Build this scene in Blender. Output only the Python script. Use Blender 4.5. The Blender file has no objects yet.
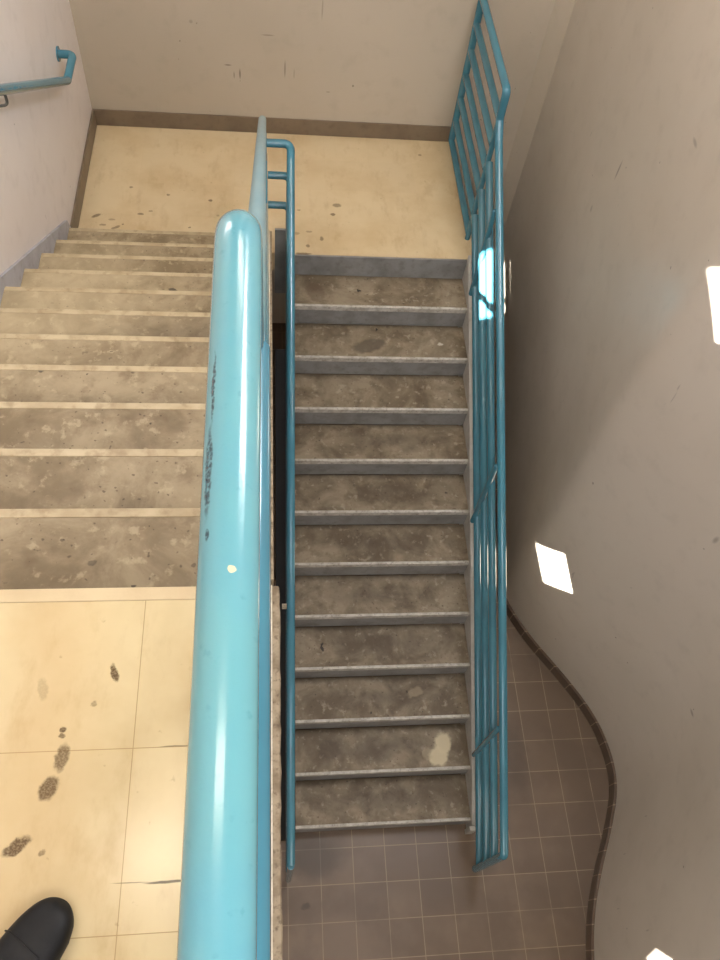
import bpy, bmesh, math, random
from mathutils import Vector, Matrix
random.seed(7)
S = bpy.context.scene
COL = S.collection
# ------------------------------------------------------------------ camera, light, exposure
RISE, RUN = 0.16152, 0.28
K = RISE / RUN
ZM = -12 * RISE                     # mid landing level
ZF = -24 * RISE                     # lower floor level
YR = 3.0915                         # edge of mid landing at the right flight
XL, XR = 0.184, 1.286               # right flight, tread ends
XW = -1.140                         # left flight, tread ends at the skirt
WX = -1.156                         # left wall face
YB = 4.292                          # back wall face
ZC = 3.45                           # ceiling
YN = -1.8                           # near wall face

def cam_axes(pitch, yaw, roll):
    fw = Vector((math.sin(yaw) * math.cos(pitch), math.cos(yaw) * math.cos(pitch), -math.sin(pitch)))
    rt = Vector((math.cos(yaw), -math.sin(yaw), 0)); up = rt.cross(fw)
    c, s = math.cos(roll), math.sin(roll)
    return rt * c + up * s, up * c - rt * s, fw
rt, up, fw = cam_axes(1.0142, 0.2128, 0.1804)
cam = bpy.data.cameras.new('camera')
co = bpy.data.objects.new('camera', cam); COL.objects.link(co)
M = Matrix((rt, up, -fw)).transposed().to_4x4(); M.translation = Vector((0.0382, -0.6883, 1.562))
co.matrix_world = M
cam.sensor_fit = 'VERTICAL'; cam.sensor_height = 24.0; cam.lens = 24.0 * 790.85 / 960.0
cam.clip_start = 0.01
S.camera = co

w = bpy.data.worlds.new('world'); S.world = w; w.use_nodes = True
bg = w.node_tree.nodes['Background']; bg.inputs['Color'].default_value = (0.55, 0.68, 0.9, 1); bg.inputs['Strength'].default_value = 1.5

SUN = Vector((1.0, 1.93, -1.94)).normalized()
sl = bpy.data.lights.new('sun', 'SUN'); sl.energy = 120.0; sl.angle = 0.005; sl.color = (1.0, 0.95, 0.88)
so = bpy.data.objects.new('sun', sl); COL.objects.link(so); so.rotation_euler = SUN.to_track_quat('-Z', 'Y').to_euler()

def area(name, loc, target, sx, sy, power, color):
    l = bpy.data.lights.new(name, 'AREA'); l.shape = 'RECTANGLE'; l.size = sx; l.size_y = sy; l.energy = power; l.color = color
    o = bpy.data.objects.new(name, l); COL.objects.link(o); o.location = loc
    o.rotation_euler = (Vector(target) - Vector(loc)).to_track_quat('-Z', 'Y').to_euler()
    return o
# added fill lights standing in for daylight
area('near_wall_fill', (.45, YN + 0.06, 1.9), (.3, 3.2, 0.0), 1.0, 1.4, 70.0, (0.92, 0.94, 1.0))  # added fill from behind the camera
area('lower_fill', (.5, YN + 0.06, -2.5), (.7, .1, -3.9), 1.2, 1.0, 14.0, (1.0, 0.90, 0.78))  # added fill for the lower floor
area('middle_fill', (.15, YN + 0.06, -.9), (1.9, 3.2, -2.4), 1.2, 1.1, 24.0, (0.95, 0.95, 1.0))  # added fill for the far right wall, from below the upper landing
area('side_fill', (WX + .06, 2.0, 1.7), (1.87, 2.9, -1.6), 1.4, .9, 42.0, (1.0, 0.96, 0.92))  # added fill for the recessed part of the right wall
area('upper_fill', (1.76, 1.6, 2.6), (-1.1, 2.4, -.2), 1.3, .9, 135.0, (0.94, 0.94, 1.0))  # added fill to brighten the left wall
S.view_settings.view_transform = 'Standard'; S.view_settings.look = 'None'
S.view_settings.exposure = 0.0; S.view_settings.gamma = 1.0; S.view_settings.use_curve_mapping = False

# ------------------------------------------------------------------ helpers
def srgb(r, g, b):
    f = lambda c: (c / 255 / 12.92) if c / 255 <= 0.04045 else ((c / 255 + 0.055) / 1.055) ** 2.4
    return (f(r), f(g), f(b), 1)

class Mat:
    """small node-tree writer working in world position"""
    def __init__(s, name, rough=0.5, spec=0.5):
        s.m = bpy.data.materials.new(name); s.m.use_nodes = True
        s.t = s.m.node_tree; s.n = s.t.nodes; s.b = s.n['Principled BSDF']
        s.b.inputs['Roughness'].default_value = rough
        s.b.inputs['Specular IOR Level'].default_value = spec
        s.geo = s.n.new('ShaderNodeNewGeometry'); s.pos = s.geo.outputs['Position']
    def link(s, a, b): s.t.links.new(a, b)
    def noise(s, scale, detail=4, rough=0.55, vec=None, dist=0.0):
        n = s.n.new('ShaderNodeTexNoise'); n.inputs['Scale'].default_value = scale
        n.inputs['Detail'].default_value = detail; n.inputs['Roughness'].default_value = rough
        n.inputs['Distortion'].default_value = dist
        s.link(vec or s.pos, n.inputs['Vector']); return n
    def stretch(s, sx, sy, sz):
        n = s.n.new('ShaderNodeVectorMath'); n.operation = 'MULTIPLY'; s.link(s.pos, n.inputs[0]); n.inputs[1].default_value = (sx, sy, sz)
        return n.outputs[0]
    def rng(s, val, a, b, c=0.0, d=1.0, smooth=True):
        n = s.n.new('ShaderNodeMapRange'); n.interpolation_type = 'SMOOTHSTEP' if smooth else 'LINEAR'
        s.link(val, n.inputs['Value'])
        for i, x in zip((1, 2, 3, 4), (a, b, c, d)): n.inputs[i].default_value = x
        return n.outputs['Result']
    def mix(s, fac, a, b, mode='MIX'):
        n = s.n.new('ShaderNodeMix'); n.data_type = 'RGBA'; n.blend_type = mode
        for sock, v in ((n.inputs[0], fac), (n.inputs[6], a), (n.inputs[7], b)):
            if isinstance(v, bpy.types.NodeSocket): s.link(v, sock)
            else: sock.default_value = v
        return n.outputs[2]
    def math(s, op, a, b=0.0):
        n = s.n.new('ShaderNodeMath'); n.operation = op
        for sock, v in ((n.inputs[0], a), (n.inputs[1], b)):
            if isinstance(v, bpy.types.NodeSocket): s.link(v, sock)
            else: sock.default_value = v
        return n.outputs[0]
    def warp(s, amp, scale):
        n = s.noise(scale, 3); v = s.n.new('ShaderNodeVectorMath'); v.operation = 'SUBTRACT'
        s.link(n.outputs['Color'], v.inputs[0]); v.inputs[1].default_value = (.5, .5, .5)
        m = s.n.new('ShaderNodeVectorMath'); m.operation = 'MULTIPLY_ADD'
        s.link(v.outputs[0], m.inputs[0]); m.inputs[1].default_value = (amp, amp, 0.0); s.link(s.pos, m.inputs[2])
        return m.outputs[0]
    def blob(s, vec, c, r, rot=0.0, soft=0.25):
        """mask of an ellipse centred on c with radii r (a stain with a shape of its own)"""
        n = s.n.new('ShaderNodeMapping'); n.vector_type = 'TEXTURE'; s.link(vec, n.inputs['Vector'])
        n.inputs['Location'].default_value = (c[0], c[1], c[2] if len(c) > 2 else 0)
        n.inputs['Rotation'].default_value = (0, 0, rot)
        n.inputs['Scale'].default_value = (r[0], r[1], r[2] if len(r) > 2 else 1e4)
        l = s.n.new('ShaderNodeVectorMath'); l.operation = 'LENGTH'; s.link(n.outputs[0], l.inputs[0])
        return s.rng(l.outputs['Value'], 1 - soft, 1 + soft, 1, 0)
    def finish(s, col, bump=None, dist=0.001, strength=0.3):
        s.link(col, s.b.inputs['Base Color'])
        if bump is not None:
            n = s.n.new('ShaderNodeBump'); n.inputs['Strength'].default_value = strength; n.inputs['Distance'].default_value = dist
            s.link(bump, n.inputs['Height']); s.link(n.outputs[0], s.b.inputs['Normal'])
        return s.m

# ------------------------------------------------------------------ materials
def m_wall(name, a, b, rough=0.42, marks=()):
    m = Mat(name, rough)
    n1 = m.noise(0.7, 3).outputs['Fac']; n2 = m.noise(9, 5).outputs['Fac']
    c = m.mix(m.rng(n1, .35, .68), a, b)
    c = m.mix(m.math('MULTIPLY', m.rng(n2, .5, .8), .12), c, srgb(120, 108, 92))
    sc = m.noise(7.0, 2, vec=m.stretch(2.6, 2.6, .55)).outputs['Fac']         # scuffs
    c = m.mix(m.math('MULTIPLY', m.rng(sc, .745, .77), .35), c, srgb(92, 82, 74))
    sp = m.noise(26, 1).outputs['Fac']
    c = m.mix(m.math('MULTIPLY', m.rng(sp, .80, .83), .6), c, srgb(80, 70, 60))
    for (cx, cy, cz, rx, ry, rz, al) in marks:
        c = m.mix(m.math('MULTIPLY', m.blob(m.pos, (cx, cy, cz), (rx, ry, rz), 0, .5), al), c, srgb(84, 74, 66))
    rr = m.rng(m.noise(3.0, 2).outputs['Fac'], .3, .7, rough - .06, rough + .1); m.link(rr, m.b.inputs['Roughness'])
    return m.finish(c, m.noise(140, 3).outputs['Fac'], .0006, .25)
M_WALL_L = m_wall('painted_wall_pale', srgb(228, 220, 215), srgb(220, 210, 203))
M_WALL_B = m_wall('painted_wall_beige', srgb(186, 174, 155), srgb(178, 166, 147), .42, ((-.162, YB, -1.52, .005, .1, .03, .7), (-.20, YB, -1.53, .004, .1, .02, .5), (-.237, YB, -1.464, .02, .1, .004, .7), (.13, YB, -1.47, .004, .1, .05, .6),
    (.02, YB, -1.255, .035, .1, .004, .45), (.353, YB, -1.07, .004, .1, .06, .35), (.19, YB, -1.50, .003, .1, .03, .35), (.42, YB, -1.613, .012, .1, .004, .4), (-.45, YB, -1.2, .01, .1, .01, .3)))
M_WALL_R = m_wall('painted_wall_glossy', srgb(198, 188, 174), srgb(190, 180, 165), .36, ((1.86, 2.78, -1.0, .2, .008, .05, .6), (1.86, 2.2, -.42, .2, .03, .010, .4), (1.86, 2.9, -1.35, .2, .012, .02, .35), (2.30, .35, -2.6, .2, .02, .01, .5), (1.95, .9, -1.6, .3, .01, .03, .5)))
M_CEIL = m_wall('ceiling_paint', srgb(225, 222, 214), srgb(218, 214, 206), .7)

def m_paint(name, base, tint, rough=0.2, marks=False):
    m = Mat(name, rough); m.b.inputs['Coat Weight'].default_value = .5; m.b.inputs['Coat Roughness'].default_value = .12
    c = m.mix(m.rng(m.noise(5, 4).outputs['Fac'], .35, .7), base, tint)
    c = m.mix(m.math('MULTIPLY', m.rng(m.noise(90, 3).outputs['Fac'], .62, .75), .25), c, srgb(60, 120, 130))
    if marks:
        wv = m.warp(.004, 120)
        for (cx, cy, cz, rx, ry, rz) in ((-.0048, -.395, 1.091, .0024, .034, .009), (-.0040, -.322, 1.092, .0013, .030, .009), (-.0035, -.445, 1.092, .0012, .004, .009)):
            k = m.blob(wv, (cx, cy, cz), (rx, ry, rz), 0, .3)
            c = m.mix(m.math('MULTIPLY', k, m.rng(m.noise(300, 3).outputs['Fac'], .3, .6, .2, .9)), c, srgb(25, 45, 55))
        k = m.blob(wv, (.0130, -.472, 1.0985), (.0026, .0022, .01), 0, .3); c = m.mix(k, c, srgb(222, 205, 160))
        k = m.blob(wv, (.0138, -.70, 1.099), (.0008, .0012, .01), 0, .3); c = m.mix(k, c, srgb(40, 80, 90))
    return m.finish(c, m.noise(230, 2).outputs['Fac'], .0004, .25)
M_BLUE = m_paint('turquoise_gloss_paint', srgb(60, 122, 140), srgb(54, 113, 131))
M_BLUE_TOP = m_paint('turquoise_gloss_paint_marked', srgb(96, 154, 160), srgb(84, 146, 162), .22, True)
M_BLUE_WORN = m_paint('turquoise_worn_paint', srgb(118, 156, 166), srgb(100, 146, 160), .35)

def tiled(m, x0, y0, size, mortar, a, b, g, contrast=True):
    mp = m.n.new('ShaderNodeMapping'); m.link(m.pos, mp.inputs['Vector'])
    mp.inputs['Location'].default_value = (-x0, -y0, 0)
    br = m.n.new('ShaderNodeTexBrick'); m.link(mp.outputs[0], br.inputs['Vector'])
    br.offset = 0.0; br.squash = 1.0
    br.inputs['Scale'].default_value = 1.0; br.inputs['Brick Width'].default_value = size; br.inputs['Row Height'].default_value = size
    br.inputs['Mortar Size'].default_value = mortar; br.inputs['Mortar Smooth'].default_value = .25; br.inputs['Bias'].default_value = 0
    br.inputs['Color1'].default_value = a; br.inputs['Color2'].default_value = b; br.inputs['Mortar'].default_value = g
    return br
def m_vinyl(name, a, b, seam, stains, x0=-.22, y0=-.327, seamsize=.0009, rough=.19):
    m = Mat(name, rough)
    br = tiled(m, x0, y0, .305, seamsize, a, b, seam)
    c = br.outputs['Color']
    f = m.math('MULTIPLY', m.rng(m.noise(2.6, 5, .6).outputs['Fac'], .38, .72), .42)
    c = m.mix(f, c, srgb(178, 146, 96))
    f = m.math('MULTIPLY', m.rng(m.noise(11, 5, .65, m.stretch(1, .45, 1)).outputs['Fac'], .5, .75), .35)
    c = m.mix(f, c, srgb(166, 134, 90))
    f = m.math('MULTIPLY', m.rng(m.noise(38, 3).outputs['Fac'], .68, .78), .35)
    c = m.mix(f, c, srgb(120, 92, 58))
    f = m.rng(m.noise(31, 1).outputs['Fac'], .84, .86); c = m.mix(m.math('MULTIPLY', f, .8), c, srgb(66, 48, 30))
    wv = m.warp(.016, 60); ws = m.warp(.003, 30)
    if seamsize > .0005:
        for (cx, cy, rx, ry, rot, al) in ((-.14, -.5555, .040, .0022, 0, .95), (-.205, -.5535, .03, .0010, 0, .6), (-.14, -.326, .03, .0012, 0, .6)):
            c = m.mix(m.math('MULTIPLY', m.blob(ws, (cx, cy), (rx, ry), rot, .3), al), c, srgb(70, 58, 34))
        fb = m.blob(m.warp(.35, 3), (-.40, -.30), (.09, .6), .1, .9); c = m.mix(m.math('MULTIPLY', fb, .30), c, srgb(190, 150, 96))
    tex = m.rng(m.noise(260, 2).outputs['Fac'], .3, .6)
    for (cx, cy, rx, ry, rot, al) in stains:
        k = m.blob(wv, (cx, cy), (rx, ry), rot, .25)
        k = m.math('MULTIPLY', k, m.math('MULTIPLY', m.math('ADD', m.math('MULTIPLY', tex, .3), .7), al))
        c = m.mix(k, c, srgb(92, 70, 42))
    return m.finish(c)

def m_tread(name, base, dark, light, warmstain, blobs, seed=0.0, rear=None):
    m = Mat(name, .55)
    v = m.n.new('ShaderNodeVectorMath'); v.operation = 'ADD'; m.link(m.pos, v.inputs[0]); v.inputs[1].default_value = (seed, seed * .7, 0)
    c = m.mix(m.rng(m.noise(4.5, 6, .62, v.outputs[0], .5).outputs['Fac'], .34, .66), base, dark)
    c = m.mix(m.math('MULTIPLY', m.rng(m.noise(13, 4, .6, v.outputs[0]).outputs['Fac'], .5, .72), .55), c, warmstain)
    c = m.mix(m.math('MULTIPLY', m.rng(m.noise(24, 4, .6, v.outputs[0]).outputs['Fac'], .56, .70), .45), c, light)
    f = m.rng(m.noise(34, 1.5, .5, v.outputs[0]).outputs['Fac'], .76, .79); c = m.mix(m.math('MULTIPLY', f, .8), c, srgb(48, 38, 28))
    if rear is not None:                                  # darker uneven band along the back edge of every tread
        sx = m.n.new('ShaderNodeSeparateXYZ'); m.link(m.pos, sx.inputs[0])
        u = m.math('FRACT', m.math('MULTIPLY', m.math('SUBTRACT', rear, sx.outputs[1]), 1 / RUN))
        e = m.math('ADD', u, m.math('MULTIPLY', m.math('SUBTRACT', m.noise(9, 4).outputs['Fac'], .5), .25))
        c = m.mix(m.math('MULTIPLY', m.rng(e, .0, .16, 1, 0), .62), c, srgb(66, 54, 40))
    wv = m.warp(.05, 22); wb = m.warp(.22, 9)
    for q in (.8, 1.3):
        f = m.rng(m.noise(58 * q, 1.2, .5, v.outputs[0]).outputs['Fac'], .71, .77); c = m.mix(m.math('MULTIPLY', f, .65), c, srgb(70, 54, 36))
    for (cx, cy, rx, ry, rot, al, col) in blobs:
        k = m.blob(wb if rx > .2 else wv, (cx, cy), (rx, ry), rot, .9 if rx > .2 else .22); c = m.mix(m.math('MULTIPLY', k, al), c, col)
    return m.finish(c, m.noise(60, 5).outputs['Fac'], .0015, .35)
DK = srgb(66, 54, 40)
M_TREAD_L = m_tread('worn_tan_tread', srgb(160, 143, 114), srgb(118, 101, 74), srgb(192, 175, 142), srgb(104, 84, 58), [
    (-.55, 2.68, .02, .008, 0, .5, DK), (-.43, 2.12, .02, .016, 0, .9, srgb(40, 32, 24)), (-.53, .62, .022, .018, 0, .8, DK),
    (-.38, .13, .010, .008, .8, .55, DK), (-.66, .17, .014, .010, 0, .8, DK), (-.07, .26, .012, .01, 0, .8, DK), (-.12, .26, .012, .01, 0, .8, DK),
    (-.27, .60, .02, .014, 0, .75, DK), (-.20, 1.93, .03, .012, .1, .45, srgb(60, 88, 120)), (-.15, 1.80, .016, .012, 0, .9, srgb(34, 30, 28)),
    (-.95, 1.02, .02, .012, 0, .9, srgb(40, 32, 24)), (-.74, 1.10, .012, .009, 0, .9, srgb(40, 32, 24)),
    (-.28, 1.53, .33, .11, 0, .42, DK), (-.98, 1.95, .40, .75, 0, .45, srgb(200, 182, 146)), (-.30, .92, .5, .08, 0, .22, DK)], 3.1)
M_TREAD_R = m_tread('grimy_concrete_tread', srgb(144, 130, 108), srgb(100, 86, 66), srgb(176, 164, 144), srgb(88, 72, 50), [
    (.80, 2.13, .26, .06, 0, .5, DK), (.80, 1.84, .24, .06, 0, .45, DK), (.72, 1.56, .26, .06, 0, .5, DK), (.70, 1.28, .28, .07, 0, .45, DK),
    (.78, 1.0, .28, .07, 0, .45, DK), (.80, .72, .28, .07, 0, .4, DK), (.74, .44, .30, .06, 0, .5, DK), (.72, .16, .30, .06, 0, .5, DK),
    (.32, 2.93, .055, .08, .2, .6, srgb(98, 80, 62)), (.66, 2.64, .11, .05, .3, .75, srgb(80, 70, 56)), (.60, 2.95, .012, .008, 0, .95, srgb(30, 24, 20)),
    (.71, 2.77, .010, .012, 0, .95, srgb(30, 24, 20)), (1.12, 2.66, .02, .012, 0, .7, srgb(205, 196, 180)),
    (.355, 1.00, .007, .03, 0, .9, srgb(26, 20, 16)), (.40, .44, .07, .06, 0, .5, DK),
    (1.128, .455, .052, .062, -.3, .92, srgb(206, 192, 158)), (1.09, .375, .062, .058, .2, .92, srgb(206, 192, 158)), (1.02, .39, .03, .04, 0, .4, srgb(180, 166, 136)),
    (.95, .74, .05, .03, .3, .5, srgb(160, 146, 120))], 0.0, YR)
def m_plain(name, a, b, rough=.5, scale=14, dirt=None, amt=.5, metal=0.0):
    m = Mat(name, rough); m.b.inputs['Metallic'].default_value = metal
    c = m.mix(m.rng(m.noise(scale, 5).outputs['Fac'], .35, .7), a, b)
    if dirt: c = m.mix(m.math('MULTIPLY', m.rng(m.noise(scale * 3, 5).outputs['Fac'], .5, .72), amt), c, dirt)
    return m.finish(c, m.noise(80, 4).outputs['Fac'], .001, .3)
M_NOSE_L = m_plain('cream_nosing', srgb(188, 171, 138), srgb(168, 149, 116), .45, 9, srgb(130, 106, 74), .5)
M_NOSE_TOP = m_plain('landing_edge_strip', srgb(214, 194, 156), srgb(202, 180, 142), .35, 5)
M_NOSE_R = m_plain('scraped_grey_nosing', srgb(196, 192, 182), srgb(164, 158, 146), .45, 20, srgb(100, 88, 74), .5)
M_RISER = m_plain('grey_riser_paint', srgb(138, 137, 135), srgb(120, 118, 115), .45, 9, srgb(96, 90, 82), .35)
M_RISER_L = m_plain('tan_riser_paint', srgb(140, 128, 108), srgb(124, 112, 94), .5, 9, srgb(92, 80, 62), .4)
M_STR = m_plain('grey_stringer_paint', srgb(188, 184, 176), srgb(172, 168, 160), .4, 8, srgb(118, 108, 96), .3)
M_STR_GAP_BLK = m_plain('dark_stringer_and_gap_shade', srgb(14, 14, 14), srgb(10, 10, 10), .8, 8)  # stringer colour, near-black also to paint the shade between the flights
M_SKIRT = m_plain('blue_grey_skirt_paint', srgb(176, 176, 182), srgb(160, 160, 166), .4, 8, srgb(120, 112, 104), .4)
M_EDGE = m_plain('rough_plaster_edge', srgb(160, 144, 120), srgb(120, 104, 82), .8, 30, srgb(80, 64, 48), .7)
M_EDGE_W = m_plain('chipped_white_edge', srgb(222, 212, 190), srgb(200, 188, 162), .6, 40, srgb(110, 92, 70), .5)
M_BASE = m_plain('brown_grey_vinyl_base', srgb(122, 106, 86), srgb(112, 96, 78), .4, 6, srgb(80, 66, 50), .3)
M_FASCIA = m_plain('dark_grey_steel', srgb(140, 142, 140), srgb(124, 126, 124), .5, 9)
M_METAL = m_plain('dull_bracket_metal', srgb(120, 122, 120), srgb(100, 104, 104), .35, 20, None, .5, .8)

mb = Mat('brown_quarry_tile', .38)
br = tiled(mb, .137, -.09, .2035, .0028, srgb(108, 90, 72), srgb(98, 81, 65), srgb(146, 128, 104))
c = mb.mix(mb.math('MULTIPLY', mb.rng(mb.noise(2.2, 4).outputs['Fac'], .4, .7), .4), br.outputs['Color'], srgb(136, 116, 96))
c = mb.mix(mb.math('MULTIPLY', mb.rng(mb.noise(3.1, 5).outputs['Fac'], .48, .66), .5), c, srgb(94, 78, 63))
wv = mb.warp(.08, 14)
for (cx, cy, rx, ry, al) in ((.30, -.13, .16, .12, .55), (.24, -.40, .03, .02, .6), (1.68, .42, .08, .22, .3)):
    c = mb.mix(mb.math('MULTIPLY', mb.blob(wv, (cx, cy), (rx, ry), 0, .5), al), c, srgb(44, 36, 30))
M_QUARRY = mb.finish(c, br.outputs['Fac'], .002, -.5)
mbt = Mat('brown_base_tile', .38)
sp_ = mbt.n.new('ShaderNodeSeparateXYZ'); mbt.link(mbt.pos, sp_.inputs[0])
jt = mbt.math('LESS_THAN', mbt.math('FRACT', mbt.math('MULTIPLY', mbt.math('ADD', sp_.outputs[1], 5.0), 7.5)), .045)
M_QBASE = mbt.finish(mbt.mix(jt, mbt.mix(mbt.rng(mbt.noise(6, 4).outputs['Fac'], .3, .7), srgb(96, 78, 62), srgb(84, 68, 54)), srgb(150, 132, 110)))

M_VINYL_TOP = m_vinyl('cream_vinyl_tile_upper', srgb(220, 202, 160), srgb(215, 197, 154), srgb(172, 148, 108), [
    (-.268, -.182, .006, .019, .3, .95), (-.352, -.288, .006, .006, 0, .9), (-.352, -.300, .006, .005, 0, .8), (-.347, -.338, .012, .024, -.15, .8),
    (-.364, -.392, .015, .022, -.4, .9), (-.405, -.487, .024, .011, .6, .95),
    (-.40, -.21, .01, .02, .2, .25), (-.45, -.46, .004, .003, 0, .9), (-.36, -.50, .006, .004, 0, .6),
    (-.30, -.24, .006, .004, 0, .5)])
M_VINYL_MID = m_vinyl('cream_vinyl_tile_middle', srgb(210, 190, 152), srgb(206, 186, 149), srgb(200, 178, 140), [
    (.47, 3.56, .028, .018, 0, .7), (.44, 3.47, .016, .012, 0, .85), (.16, 3.50, .010, .008, 0, .8), (.22, 3.50, .012, .008, 0, .6),
    (.28, 3.30, .02, .008, 0, .5), (.36, 3.24, .012, .02, 0, .7), (.27, 3.17, .012, .012, 0, .7), (.24, 3.10, .05, .008, 0, .8), (.20, 3.28, .02, .012, 0, .45),
    (1.08, 4.12, .012, .008, 0, .7), (-.35, 3.56, .013, .012, 0, .9), (-.62, 3.60, .012, .010, 0, .7), (-.86, 3.66, .012, .009, 0, .7), (-.78, 3.41, .02, .010, 0, .75),
    (-.72, 3.44, .012, .008, 0, .6), (-.92, 3.28, .03, .010, .5, .7), (-.88, 3.31, .008, .006, 0, .8), (-.95, 3.35, .02, .008, 0, .5), (-.47, 3.30, .008, .006, 0, .8), (-.30, 3.42, .010, .008, 0, .5),
    (-1.05, 3.38, .03, .012, .6, .8), (-1.0, 3.30, .02, .008, 0, .6)], .1, 3.1, .0004, .36)
M_SHOE = Mat('black_leather', .5, .3)
M_SHOE = M_SHOE.finish(M_SHOE.mix(M_SHOE.rng(M_SHOE.noise(30, 4).outputs['Fac'], .3, .7), (.006, .006, .007, 1), (.012, .012, .013, 1)), M_SHOE.noise(120, 3).outputs['Fac'], .001, .4)
M_SOLE = m_plain('black_rubber', (.012, .012, .012, 1), (.02, .02, .02, 1), .7)
def m_emit(name, col, strength):
    m = bpy.data.materials.new(name); m.use_nodes = True; b = m.node_tree.nodes['Principled BSDF']
    b.inputs['Emission Color'].default_value = col; b.inputs['Emission Strength'].default_value = strength; return m
M_TUBE = m_emit('lamp_diffuser', (1.0, .87, .70, 1), 18.0)

# ------------------------------------------------------------------ mesh builders
def add_box(bm, x0, x1, y0, y1, z0, z1):
    v = [bm.verts.new((x, y, z)) for x in (x0, x1) for y in (y0, y1) for z in (z0, z1)]
    for f in ((0, 1, 3, 2), (4, 6, 7, 5), (0, 4, 5, 1), (2, 3, 7, 6), (0, 2, 6, 4), (1, 5, 7, 3)): bm.faces.new([v[i] for i in f])
    return v
def box(*a):
    bm = bmesh.new(); add_box(bm, *a); return bm
def add_prism(bm, poly, axis, a, b):
    """extrude a polygon; axis 'x' : poly of (y,z); 'z' : poly of (x,y); 'y' : poly of (x,z)"""
    mk = {'x': lambda p, t: (t, p[0], p[1]), 'z': lambda p, t: (p[0], p[1], t), 'y': lambda p, t: (p[0], t, p[1])}[axis]
    A = [bm.verts.new(mk(p, a)) for p in poly]; B = [bm.verts.new(mk(p, b)) for p in poly]
    bm.faces.new(A); bm.faces.new(B[::-1]); n = len(poly)
    for i in range(n): bm.faces.new((A[i], B[i], B[(i + 1) % n], A[(i + 1) % n]))
def prism(*a):
    bm = bmesh.new(); add_prism(bm, *a); return bm
def fillet(pts, rad, n=8):
    pts = [Vector(p) for p in pts]; out = [pts[0]]
    for i in range(1, len(pts) - 1):
        a, b, c = pts[i - 1], pts[i], pts[i + 1]; u = (a - b).normalized(); v = (c - b).normalized()
        ang = u.angle(v)
        if ang > math.pi - .02: out.append(b); continue
        d = min(rad / math.tan(ang / 2), (a - b).length * .49, (c - b).length * .49)
        p, q = b + u * d, b + v * d
        if (a - p).length > .05: out.append(p + u * .012)
        for k in range(n + 1):
            t = k / n; out.append(p * (1 - t) ** 2 + b * 2 * t * (1 - t) + q * t * t)
        if (c - q).length > .05: out.append(q + v * .012)
    out.append(pts[-1]); return out
def add_pipe(bm, pts, r, rad=.06, seg=24, round_ends=(False, False)):
    P = fillet(pts, rad) if len(pts) > 2 else [Vector(p) for p in pts]
    R = [r] * len(P)
    for e in (0, 1):
        if round_ends[e]:
            end = P[0] if e == 0 else P[-1]; d = (P[0] - P[1] if e == 0 else P[-1] - P[-2]).normalized()
            cap = [(end + d * r * math.sin(a), r * math.cos(a)) for a in (.3, .6, .9, 1.2, 1.45)]
            if e == 0: P = [c[0] for c in cap[::-1]] + P; R = [c[1] for c in cap[::-1]] + R
            else: P += [c[0] for c in cap]; R += [c[1] for c in cap]
    t0 = (P[1] - P[0]).normalized(); ref = Vector((0, 0, 1)) if abs(t0.z) < .9 else Vector((1, 0, 0))
    nrm = (ref - t0 * ref.dot(t0)).normalized(); rings = []
    for i, p in enumerate(P):
        t = (P[min(i + 1, len(P) - 1)] - P[max(i - 1, 0)]).normalized()
        nrm = (nrm - t * nrm.dot(t)).normalized(); bn = t.cross(nrm)
        rings.append([bm.verts.new(p + (nrm * math.cos(2 * math.pi * k / seg) + bn * math.sin(2 * math.pi * k / seg)) * R[i]) for k in range(seg)])
    for a, b in zip(rings, rings[1:]):
        for k in range(seg): bm.faces.new((a[k], a[(k + 1) % seg], b[(k + 1) % seg], b[k])).smooth = True
    for f, ro in ((bm.faces.new(rings[0][::-1]), round_ends[0]), (bm.faces.new(rings[-1]), round_ends[1])):
        if not ro:
            for e in f.edges: e.smooth = False
def pipe(*a, **k):
    bm = bmesh.new(); add_pipe(bm, *a, **k); return bm
def obj(name, bm, mat, parent=None, origin=None, bevel=0.0, label=None, smooth=False):
    org = Vector(origin) if origin is not None else Vector((0, 0, 0))
    if parent is not None:
        pw = Vector((0, 0, 0)); q = parent
        while q: pw += q.location; q = q.parent
        base = pw
    else: base = org
    bmesh.ops.recalc_face_normals(bm, faces=bm.faces)
    bmesh.ops.translate(bm, verts=bm.verts, vec=-base)
    me = bpy.data.meshes.new(name); bm.to_mesh(me); bm.free()
    me.materials.append(mat)
    o = bpy.data.objects.new(name, me); COL.objects.link(o)
    if parent is not None: o.parent = parent
    else: o.location = base
    if smooth:
        for p in me.polygons: p.use_smooth = True
    if bevel:
        b = o.modifiers.new('bevel', 'BEVEL'); b.width = bevel; b.segments = 2; b.limit_method = 'ANGLE'; b.angle_limit = .6
    if label: o['label'] = label
    return o
def struct(name, bm, mat, bevel=0.0, label=None, smooth=False):
    o = obj(name, bm, mat, bevel=bevel, label=label, smooth=smooth); o['kind'] = 'structure'; return o
def thing(name, loc, label, cat, group=None):
    o = bpy.data.objects.new(name, None); COL.objects.link(o); o.location = loc; o.empty_display_size = .1
    o['label'] = label; o['category'] = cat
    if group: o['group'] = group
    return o

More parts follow.
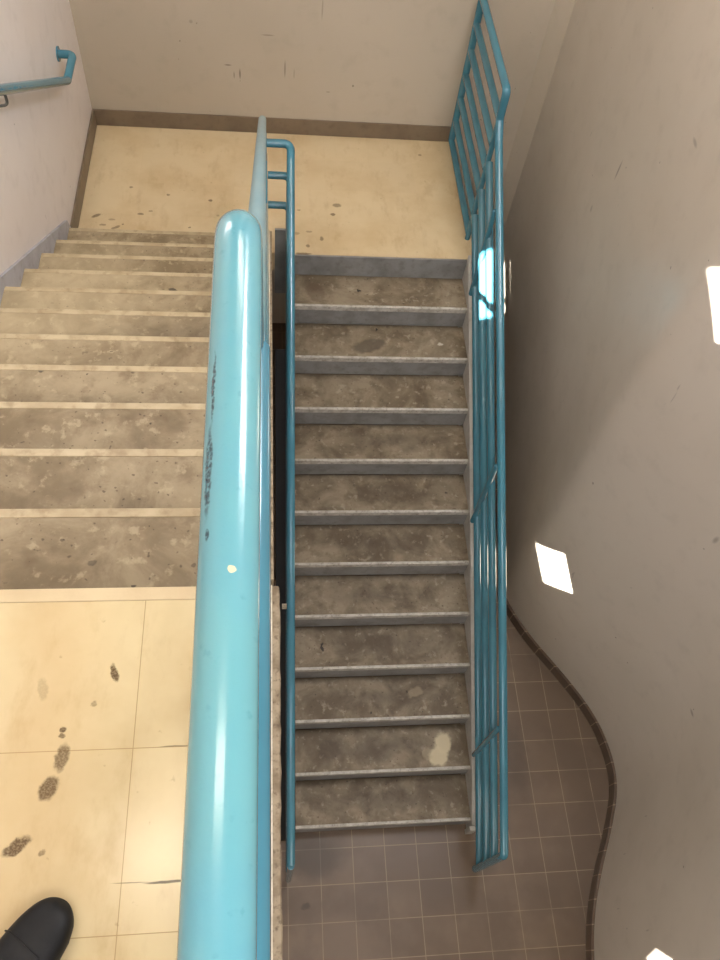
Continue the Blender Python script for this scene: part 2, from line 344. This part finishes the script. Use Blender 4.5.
# ------------------------------------------------------------------ structure
CURVE = [(1.872, 4.18), (1.868, 3.4), (1.855, 2.6), (1.83, 2.1), (1.785, 1.75), (1.775, 1.53), (1.904, 1.242), (2.077, .978), (2.215, .746), (2.292, .551), (2.325, .33),
         (2.302, .14), (2.212, -.078), (2.10, -.305), (2.008, -.521), (1.945, -.77), (1.91, -1.10), (1.88, -1.45), (1.87, YN)]
def smooth_curve(pts, n=7):
    P = [Vector((p[0], p[1])) for p in pts]; out = []
    for i in range(len(P) - 1):
        p0 = P[max(i - 1, 0)]; p1 = P[i]; p2 = P[i + 1]; p3 = P[min(i + 2, len(P) - 1)]
        for k in range(n):
            t = k / n
            out.append(.5 * ((2 * p1) + (-p0 + p2) * t + (2 * p0 - 5 * p1 + 4 * p2 - p3) * t * t + (-p0 + 3 * p1 - 3 * p2 + p3) * t ** 3))
    out.append(P[-1])
    for _ in range(3):
        out = [out[0]] + [(out[i - 1] + out[i] * 2 + out[i + 1]) / 4 for i in range(1, len(out) - 1)] + [out[-1]]
    return out
cv = smooth_curve(CURVE)
def offset_curve(c, d):
    o = []
    for i, p in enumerate(c):
        t = (c[min(i + 1, len(c) - 1)] - c[max(i - 1, 0)]).normalized(); n = Vector((-t.y, t.x))   # travelling towards -y: n points to +x
        o.append(p + n * d)
    return o
def ribbon(c, d0, d1, z0, z1):
    bm = bmesh.new(); a = offset_curve(c, d0); b = offset_curve(c, d1); rows = []
    for p, q in zip(a, b):
        rows.append([bm.verts.new((p.x, p.y, z0)), bm.verts.new((p.x, p.y, z1)), bm.verts.new((q.x, q.y, z1)), bm.verts.new((q.x, q.y, z0))])
    for r0, r1 in zip(rows, rows[1:]):
        for k in range(4): bm.faces.new((r0[k], r0[(k + 1) % 4], r1[(k + 1) % 4], r1[k])).smooth = (k in (0, 2))
    bm.faces.new(rows[0]); bm.faces.new(rows[-1][::-1])
    for e in bm.edges:
        if len(e.link_faces) == 2 and not (e.link_faces[0].smooth and e.link_faces[1].smooth): e.smooth = False
    return bm
struct('wall_right', ribbon(cv, 0.0, .15, ZF, ZC), M_WALL_R, label='glossy beige painted wall that curves around the stairwell')
struct('baseboard_right', ribbon(cv[6:], -.018, -.0005, ZF, ZF + .10), M_QBASE, label='brown tile base following the curved wall')
# bevelled corner strip between back wall and curved wall
struct('trim_1', prism([(1.785, YB + .002), (1.872, 4.18), (1.872 + .15, 4.18), (1.872 + .15, YB + .15), (1.785, YB + .15)], 'z', ZF, ZC), M_WALL_B)
struct('wall_back', box(WX - .15, 1.785, YB, YB + .15, ZF, ZC), M_WALL_B, label='beige painted back wall')
struct('wall_left', box(WX - .15, WX, YN, YB, ZF, ZC), M_WALL_L, label='pale painted left wall')
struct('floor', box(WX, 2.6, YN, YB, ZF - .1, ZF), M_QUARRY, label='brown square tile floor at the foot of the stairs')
struct('ceiling', box(WX - .15, 2.6, YN - .05, YB + .15, ZC, ZC + .1), M_CEIL)
struct('baseboard_back', box(WX + .0005, 1.33, YB - .012, YB - .0005, ZM, ZM + .118), M_BASE, .004)
struct('baseboard_left', box(WX + .0005, WX + .014, YR + .03, YB - .0125, ZM, ZM + .118), M_BASE, .004)

# upper landing (solid slab, vinyl tile on top, chipped edge strip towards the well)
struct('upper_landing', box(WX, .034, YN, -.030, -.16, 0), M_VINYL_TOP, label='upper landing with cream vinyl tiles')
struct('trim_2', box(.0345, .040, YN, -.002, -.02, .006), M_EDGE_W)
def rough_strip(x0, x1, y0, y1, z0, z1, n, amp):
    bm = bmesh.new(); rows = []
    for i in range(n + 1):
        y = y0 + (y1 - y0) * i / n; e = x1 + random.uniform(-amp, amp); t = z1 + random.uniform(-amp, amp) * .5
        rows.append([bm.verts.new(c) for c in ((x0, y, z0), (x0, y, t), (e - .003, y, t), (e, y, t - .006), (e, y, z0))])
    for a, b in zip(rows, rows[1:]):
        for k in range(5): bm.faces.new((a[k], a[(k + 1) % 5], b[(k + 1) % 5], b[k]))
    bm.faces.new(rows[0]); bm.faces.new(rows[-1][::-1]); return bm
struct('trim_3', rough_strip(.0405, .056, YN, -.002, -.16, 0.0, 90, .0014), M_EDGE)
struct('trim_4', box(WX, .034, -.0295, 0.0, -.03, .0015), M_NOSE_TOP, .002)      # landing nosing
# mid landing with the notch between the two flights
struct('mid_landing', prism([(WX, YR + .006), (.062, YR + .006), (.062, 3.325), (.150, 3.325), (.150, YR + .003), (1.335, YR + .003), (1.335, YB), (WX, YB)], 'z', ZM - .14, ZM), M_VINYL_MID,
       label='middle landing with cream vinyl floor')
struct('trim_5', box(.063, .149, 3.308, 3.3245, ZM - .56, ZM - .003), M_FASCIA)

# near wall behind the camera, with unseen openings shaped to throw the sun patches
def beam_hole(c):      # c : centre (x,z) on the plane y = YN
    return [(c[0] - .165, c[1] + .15), (c[0] + .0, c[1] + .195), (c[0] + .168, c[1] - .165), (c[0] + .005, c[1] - .20)]
HOLES = [[(.017, .440), (.190, .490), (.370, .093), (.193, .057)], [(.016, 2.861), (.130, 2.85), (.320, 2.42), (.198, 2.447)],
         [(-1.150, 3.02), (-1.065, 3.05), (-.895, 2.50), (-.985, 2.47)], [(1.396, -1.80), (1.412, -1.661), (1.472, -1.786), (1.46, -1.98), (1.41, -1.98)]]
def near_wall():
    import itertools
    bm = bmesh.new(); X0, X1 = WX - .15, 2.6
    outer = [(X0, ZF - .1), (X1, ZF - .1), (X1, ZC), (X0, ZC)]
    edges = []
    for loop in [outer] + HOLES:
        vs = [bm.verts.new((p[0], YN, p[1])) for p in loop]
        edges += [bm.edges.new((vs[i], vs[(i + 1) % len(vs)])) for i in range(len(vs))]
    bmesh.ops.triangle_fill(bm, edges=edges, use_beauty=True)
    # remove faces that filled a hole
    def inside(p, poly):
        s = False
        for i in range(len(poly)):
            (x1, y1), (x2, y2) = poly[i], poly[i - 1]
            if (y1 > p[1]) != (y2 > p[1]) and p[0] < (x2 - x1) * (p[1] - y1) / (y2 - y1) + x1: s = not s
        return s
    kill = [f for f in bm.faces if any(inside((f.calc_center_median().x, f.calc_center_median().z), h) for h in HOLES)]
    if kill: bmesh.ops.delete(bm, geom=kill, context='FACES_ONLY')
    g = bmesh.ops.extrude_face_region(bm, geom=bm.faces[:])
    bmesh.ops.translate(bm, verts=[v for v in g['geom'] if isinstance(v, bmesh.types.BMVert)], vec=(0, -.012, 0))
    return bm
struct('wall_near', near_wall(), M_WALL_L)

# ------------------------------------------------------------------ left flight
lf = thing('stair_flight', (-.55, 0, ZM), 'wide worn tan stair flight going down to the left of the turquoise rail', 'stairs')
for k in range(1, 12):
    z = -k * RISE; y0 = (k - 1) * RUN + .002; y1 = k * RUN
    tr = obj('tread', box(XW, .022, y0, y1 - .0255, z - .035, z), M_TREAD_L, lf)
    obj('nosing', box(XW, .022, y1 - .025, y1, z - .035, z + .0012), M_NOSE_L, tr, bevel=.002)
for k in range(1, 13):
    z = -k * RISE; y0 = (k - 1) * RUN
    obj('riser', box(XW, .022, y0 - .014, y0 - .002, z + .002, z + RISE - .037), M_RISER_L, lf)
def sloped(x0, x1, ya, yb, za, zb, depth):
    return prism([(ya, za), (yb, zb), (yb, zb - depth), (ya, za - depth)], 'x', x0, x1)
obj('skirt', prism([(-.02, .06), (0, .055), (3.08, -11 * RISE + .055), (3.12, ZM + .118), (3.12, ZM + .002), (3.06, ZM - .05), (-.02, -.30)], 'x', WX + .001, XW - .0005), M_SKIRT, lf)
obj('stringer', prism([(0.001, .035), (3.07, -3.07 * K + .035), (3.085, ZM + .05), (3.085, ZM - .2), (2.9, ZM - .2), (0.001, -.33)], 'x', .0225, .034), M_EDGE_W, lf, label='chipped white stringer edge')
obj('stringer_face', prism([(0.001, .028), (3.07, -3.07 * K + .028), (3.085, ZM + .04), (3.085, ZM - .2), (2.9, ZM - .2), (0.001, -.33)], 'x', .0345, .043), M_EDGE, lf)

# ------------------------------------------------------------------ right flight
rf = thing('stair_flight', (.74, 0, ZF), 'narrow grimy concrete stair flight between the two turquoise railings, rising from brown tiles', 'stairs')
for j in range(1, 12):
    z = ZM - j * RISE; y1 = YR - (j - 1) * RUN - .002; y0 = YR - j * RUN
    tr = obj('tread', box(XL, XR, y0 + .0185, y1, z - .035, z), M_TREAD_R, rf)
    obj('nosing', box(XL, XR, y0, y0 + .018, z - .035, z + .0012), M_NOSE_R, tr, bevel=.002)
for j in range(1, 13):
    z = ZM - (j - 1) * RISE; y0 = YR - (j - 1) * RUN
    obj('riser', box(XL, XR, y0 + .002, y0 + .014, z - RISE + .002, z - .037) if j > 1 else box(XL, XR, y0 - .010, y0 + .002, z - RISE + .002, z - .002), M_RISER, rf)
def rline(y, h): return ZM - (YR - y) * K + h
def rstring(h, depth, x0, x1):
    return prism([(YR, rline(YR, h)), (YR - 11 * RUN - .03, rline(YR - 11 * RUN - .03, h)), (YR - 11 * RUN - .03, ZF), (YR - 11 * RUN + .25, ZF), (YR, rline(YR, h - depth))], 'x', x0, x1)
obj('stringer', rstring(.035, .34, XR + .0005, XR + .034), M_STR, rf, label='pale grey stringer')
obj('stringer', rstring(.0, .34, XL - .034, XL - .0005), M_STR_GAP_BLK, rf, label='dark grey stringer')
obj('gap_shade_strip', prism([(2.62, rline(2.62, -.08)), (-.03, rline(-.03, -.06)), (-.03, ZF), (.22, ZF), (2.62, rline(2.62, -.34))], 'x', .066, XL - .036), M_STR_GAP_BLK, rf, label='added black strip for the shade in the gap beside the narrow flight')  # added solid, coloured black in place of the gap's shade
obj('stringer_foot', box(XR - .012, XR + .03, YR - 11 * RUN - .06, YR - 11 * RUN - .032, ZF, ZF + .16), M_STR, rf)

# ------------------------------------------------------------------ railings
R1, R2 = .0205, .0165
def lline(y, h): return -y * K + h
ra = thing('stair_railing', (.01, 0, 0), 'turquoise pipe railing between the two flights, its big top rail nearest the viewer', 'railing')
XT = .0100
obj('top_rail', pipe([(XT, YN + .02, 1.078), (XT, -.118, 1.078), (XT, -.118, .86), (XT, -.06, lline(-.06, .76))], R1, .045, 40), M_BLUE_TOP, ra,
    label='big glossy turquoise top rail with dark scratch marks')
xa = .004
obj('sloping_rail', pipe([(XT, -.062, lline(-.062, .762)), (xa - .010, 3.10, lline(3.10, .762)), (xa - .012, 3.125, lline(3.12, .70)), (xa - .011, 3.110, ZM + .45)], R1, .03, 28), M_BLUE_WORN, ra,
    label='worn pale turquoise sloping handrail')
for h in (.90, .72, .54, .36, .18):
    obj('infill_rail', pipe([(.021, YN + .02, h), (.021, -.12, h)], R2), M_BLUE, ra)
for y in (-1.5, -.125):
    obj('post', pipe([(.014, y, .0), (.014, y, 1.06)], R2), M_BLUE, ra)
for h in (.55, .35, .15):
    obj('infill_rail', pipe([(.021, -.10, lline(-.10, h)), (.004, 3.11, lline(3.11, h))], R2), M_BLUE, ra)
obj('post', pipe([(.0, 3.085, ZM - .1), (.0, 3.085, ZM + .84)], R2), M_BLUE, ra)
for y in (.45, 1.75):
    obj('post', pipe([(.012, y, lline(y, .02)), (.010, y, lline(y, .74))], R2 * .9), M_BLUE, ra)
XRL = .142
for h, r_ in ((.765, .0225), (.56, .0215), (.355, .0215)):
    z = rline(3.095, h)
    obj('return_rail', pipe([(.0, 3.11, z), (XRL + .004, 3.11, z), (XRL + .003, 3.03, rline(3.03, h)), (XRL - .002, -.24, rline(-.24, h))], r_, .05), M_BLUE, ra)
obj('post', pipe([(XRL - .002, -.25, ZF), (XRL - .002, -.25, rline(-.25, .765))], .019), M_BLUE, ra)
for y in (2.87, 1.62, .36):
    obj('post', pipe([(XRL + .012, y, rline(y, .0)), (XRL, y, rline(y, .73))], R2 * .85), M_BLUE, ra)
obj('clip', box(XRL - .045, XRL - .015, .98, 1.0, rline(.99, .60), rline(.99, .63)), M_EDGE_W, ra, label='small pale clip')

XP = 1.312
rb = thing('stair_railing', (XP, 0, ZF), 'turquoise pipe railing on the open side of the narrow flight, nearest the curved wall', 'railing')
obj('top_rail', pipe([(XP, 4.235, ZM + .05), (XP, 4.235, ZM + 1.03), (XP, 3.285, ZM + 1.03), (XP + .002, 3.285, ZM + .86), (XP + .004, 3.20, rline(3.20, .715)), (XP + .004, -.25, rline(-.25, .715)), (XP + .004, -.25, ZF + .0)], .0235, .035, 28), M_BLUE, rb)
for z in (.865, .70, .535, .37, .205, .05):
    obj('infill_rail', pipe([(XP, 4.235, ZM + z), (XP, 3.285, ZM + z)], .0225), M_BLUE, rb)
obj('post', pipe([(XP, 3.285, ZM), (XP, 3.285, ZM + .97)], .0165), M_BLUE, rb)
for h in (.485, .29, .10):
    obj('infill_rail', pipe([(XP + .004, 3.27, rline(3.27, h)), (XP + .004, -.25, rline(-.25, h))], .0225), M_BLUE, rb)
for y in (2.88, 1.63, .36):
    obj('post', pipe([(XP - .010, y, rline(y, .03)), (XP - .014, y, rline(y, .68))], .0155, round_ends=(False, True)), M_BLUE, rb)

rc = thing('wall_handrail', (WX, 0, 0), 'turquoise pipe handrail bracketed to the pale left wall, ending at the middle landing', 'handrail')
xh = -1.072; hz = .895
obj('rail', pipe([(WX + .004, -.16, .93), (xh, -.16, .93), (xh, 0.0, .93), (xh, 3.52, lline(3.52, hz)), (xh, 3.765, lline(3.52, hz)), (WX + .004, 3.765, lline(3.52, hz))], .0225, .035, 28), M_BLUE, rc)
for y, z in ((-.16, .93), (3.765, lline(3.52, hz))):
    bm = bmesh.new(); add_pipe(bm, [(WX + .001, y, z), (WX + .008, y, z)], .040, seg=32); obj('flange', bm, M_BLUE, rc)
for y in (.45, 1.45, 2.50):
    z = lline(y, hz); bk = obj('bracket', pipe([(xh, y, z - .018), (xh, y, z - .06), (WX + .006, y, z - .075)], .0065, .03, 12), M_METAL, rc)
    bm = bmesh.new(); add_pipe(bm, [(WX + .001, y, z - .075), (WX + .007, y, z - .075)], .028, seg=24); obj('plate', bm, M_METAL, bk)

# ------------------------------------------------------------------ ceiling lamps
def lamp(x, y, lx, ly, label, f=1.0):
    t = thing('ceiling_light', (x, y, ZC), label, 'light', 'ceiling lights')
    bm = box(x - lx / 2 - .03, x + lx / 2 + .03, y - ly / 2 - .03, y + ly / 2 + .03, ZC - .05, ZC - .001); obj('housing', bm, M_CEIL, t)
    obj('diffuser', box(x - lx / 2, x + lx / 2, y - ly / 2, y + ly / 2, ZC - .058, ZC - .0505), M_TUBE, t)
lamp(-.2, -.12, 1.2, .22, 'long ceiling light over the upper landing')
lamp(.80, 2.4, 1.2, .36, 'long ceiling light over the middle of the stairs')

# ------------------------------------------------------------------ shoe
def shoe(tip, ang):
    t = thing('shoe', (tip[0], tip[1], 0), 'black leather shoe on the cream tiles at the lower left', 'shoe')
    d = Vector((math.sin(ang), math.cos(ang), 0)); s = Vector((d.y, -d.x, 0)); T = Vector((tip[0], tip[1], 0))
    # along: distance from tip, half width, height, centre shift
    prof = [(.000, .006, .020, 0), (.006, .022, .033, 0), (.018, .035, .044, .001), (.04, .045, .052, .002), (.07, .050, .056, .003), (.10, .050, .062, .003), (.14, .045, .078, .001),
            (.17, .040, .095, 0), (.20, .037, .110, 0), (.24, .036, .118, 0), (.27, .033, .118, 0), (.285, .024, .112, 0)]
    bm = bmesh.new(); rings = []; n = 20
    for (a, hw, hh, sh) in prof:
        ring = []
        for k in range(n):
            th = 2 * math.pi * k / n; cx = math.cos(th); cz = math.sin(th)
            x = hw * math.copysign(abs(cx) ** .75, cx); z = .024 + (hh - .024) * max(cz, 0) ** .8 if cz > 0 else .024 - .008 * abs(cz) ** .5
            ring.append(bm.verts.new(T - d * a + s * (x + sh) + Vector((0, 0, z))))
        rings.append(ring)
    for a, b in zip(rings, rings[1:]):
        for k in range(n): bm.faces.new((a[k], a[(k + 1) % n], b[(k + 1) % n], b[k]))
    bm.faces.new(rings[0]); bm.faces.new(rings[-1][::-1])
    u = obj('upper', bm, M_SHOE, t, smooth=True); sb = u.modifiers.new('sub', 'SUBSURF'); sb.levels = 2; sb.render_levels = 2
    def outline(grow):
        L = [T + d * grow - d * a * 1.0 + s * (sh - hw - grow) for (a, hw, hh, sh) in prof]; Rr = [T + d * grow - d * a + s * (sh + hw + grow) for (a, hw, hh, sh) in prof]
        L[-1] -= d * grow * 2; Rr[-1] -= d * grow * 2
        return [(p.x, p.y) for p in L + Rr[::-1]]
    obj('sole', prism(outline(-.004), 'z', .0005, .022), M_SOLE, t, bevel=.003)
    bm = bmesh.new()
    seam = [T - d * a + s * x + Vector((0, 0, z)) for (a, x, z) in ((.085, -.047, .035), (.080, -.036, .050), (.078, -.018, .057), (.078, .004, .0585), (.079, .024, .056), (.082, .042, .048), (.087, .052, .034))]
    add_pipe(bm, seam, .0014, .01, 8); obj('toe_seam', bm, M_SHOE, t)
    for i in range(4):
        a = .115 + i * .022; z = .0665 + i * .0135
        obj('lace', pipe([T - d * a - s * .022 + Vector((0, 0, z)), T - d * a + Vector((0, 0, z + .006)), T - d * a + s * .024 + Vector((0, 0, z))], .0022, .01, 8), M_SOLE, t)
shoe((-.303, -.578), .66)
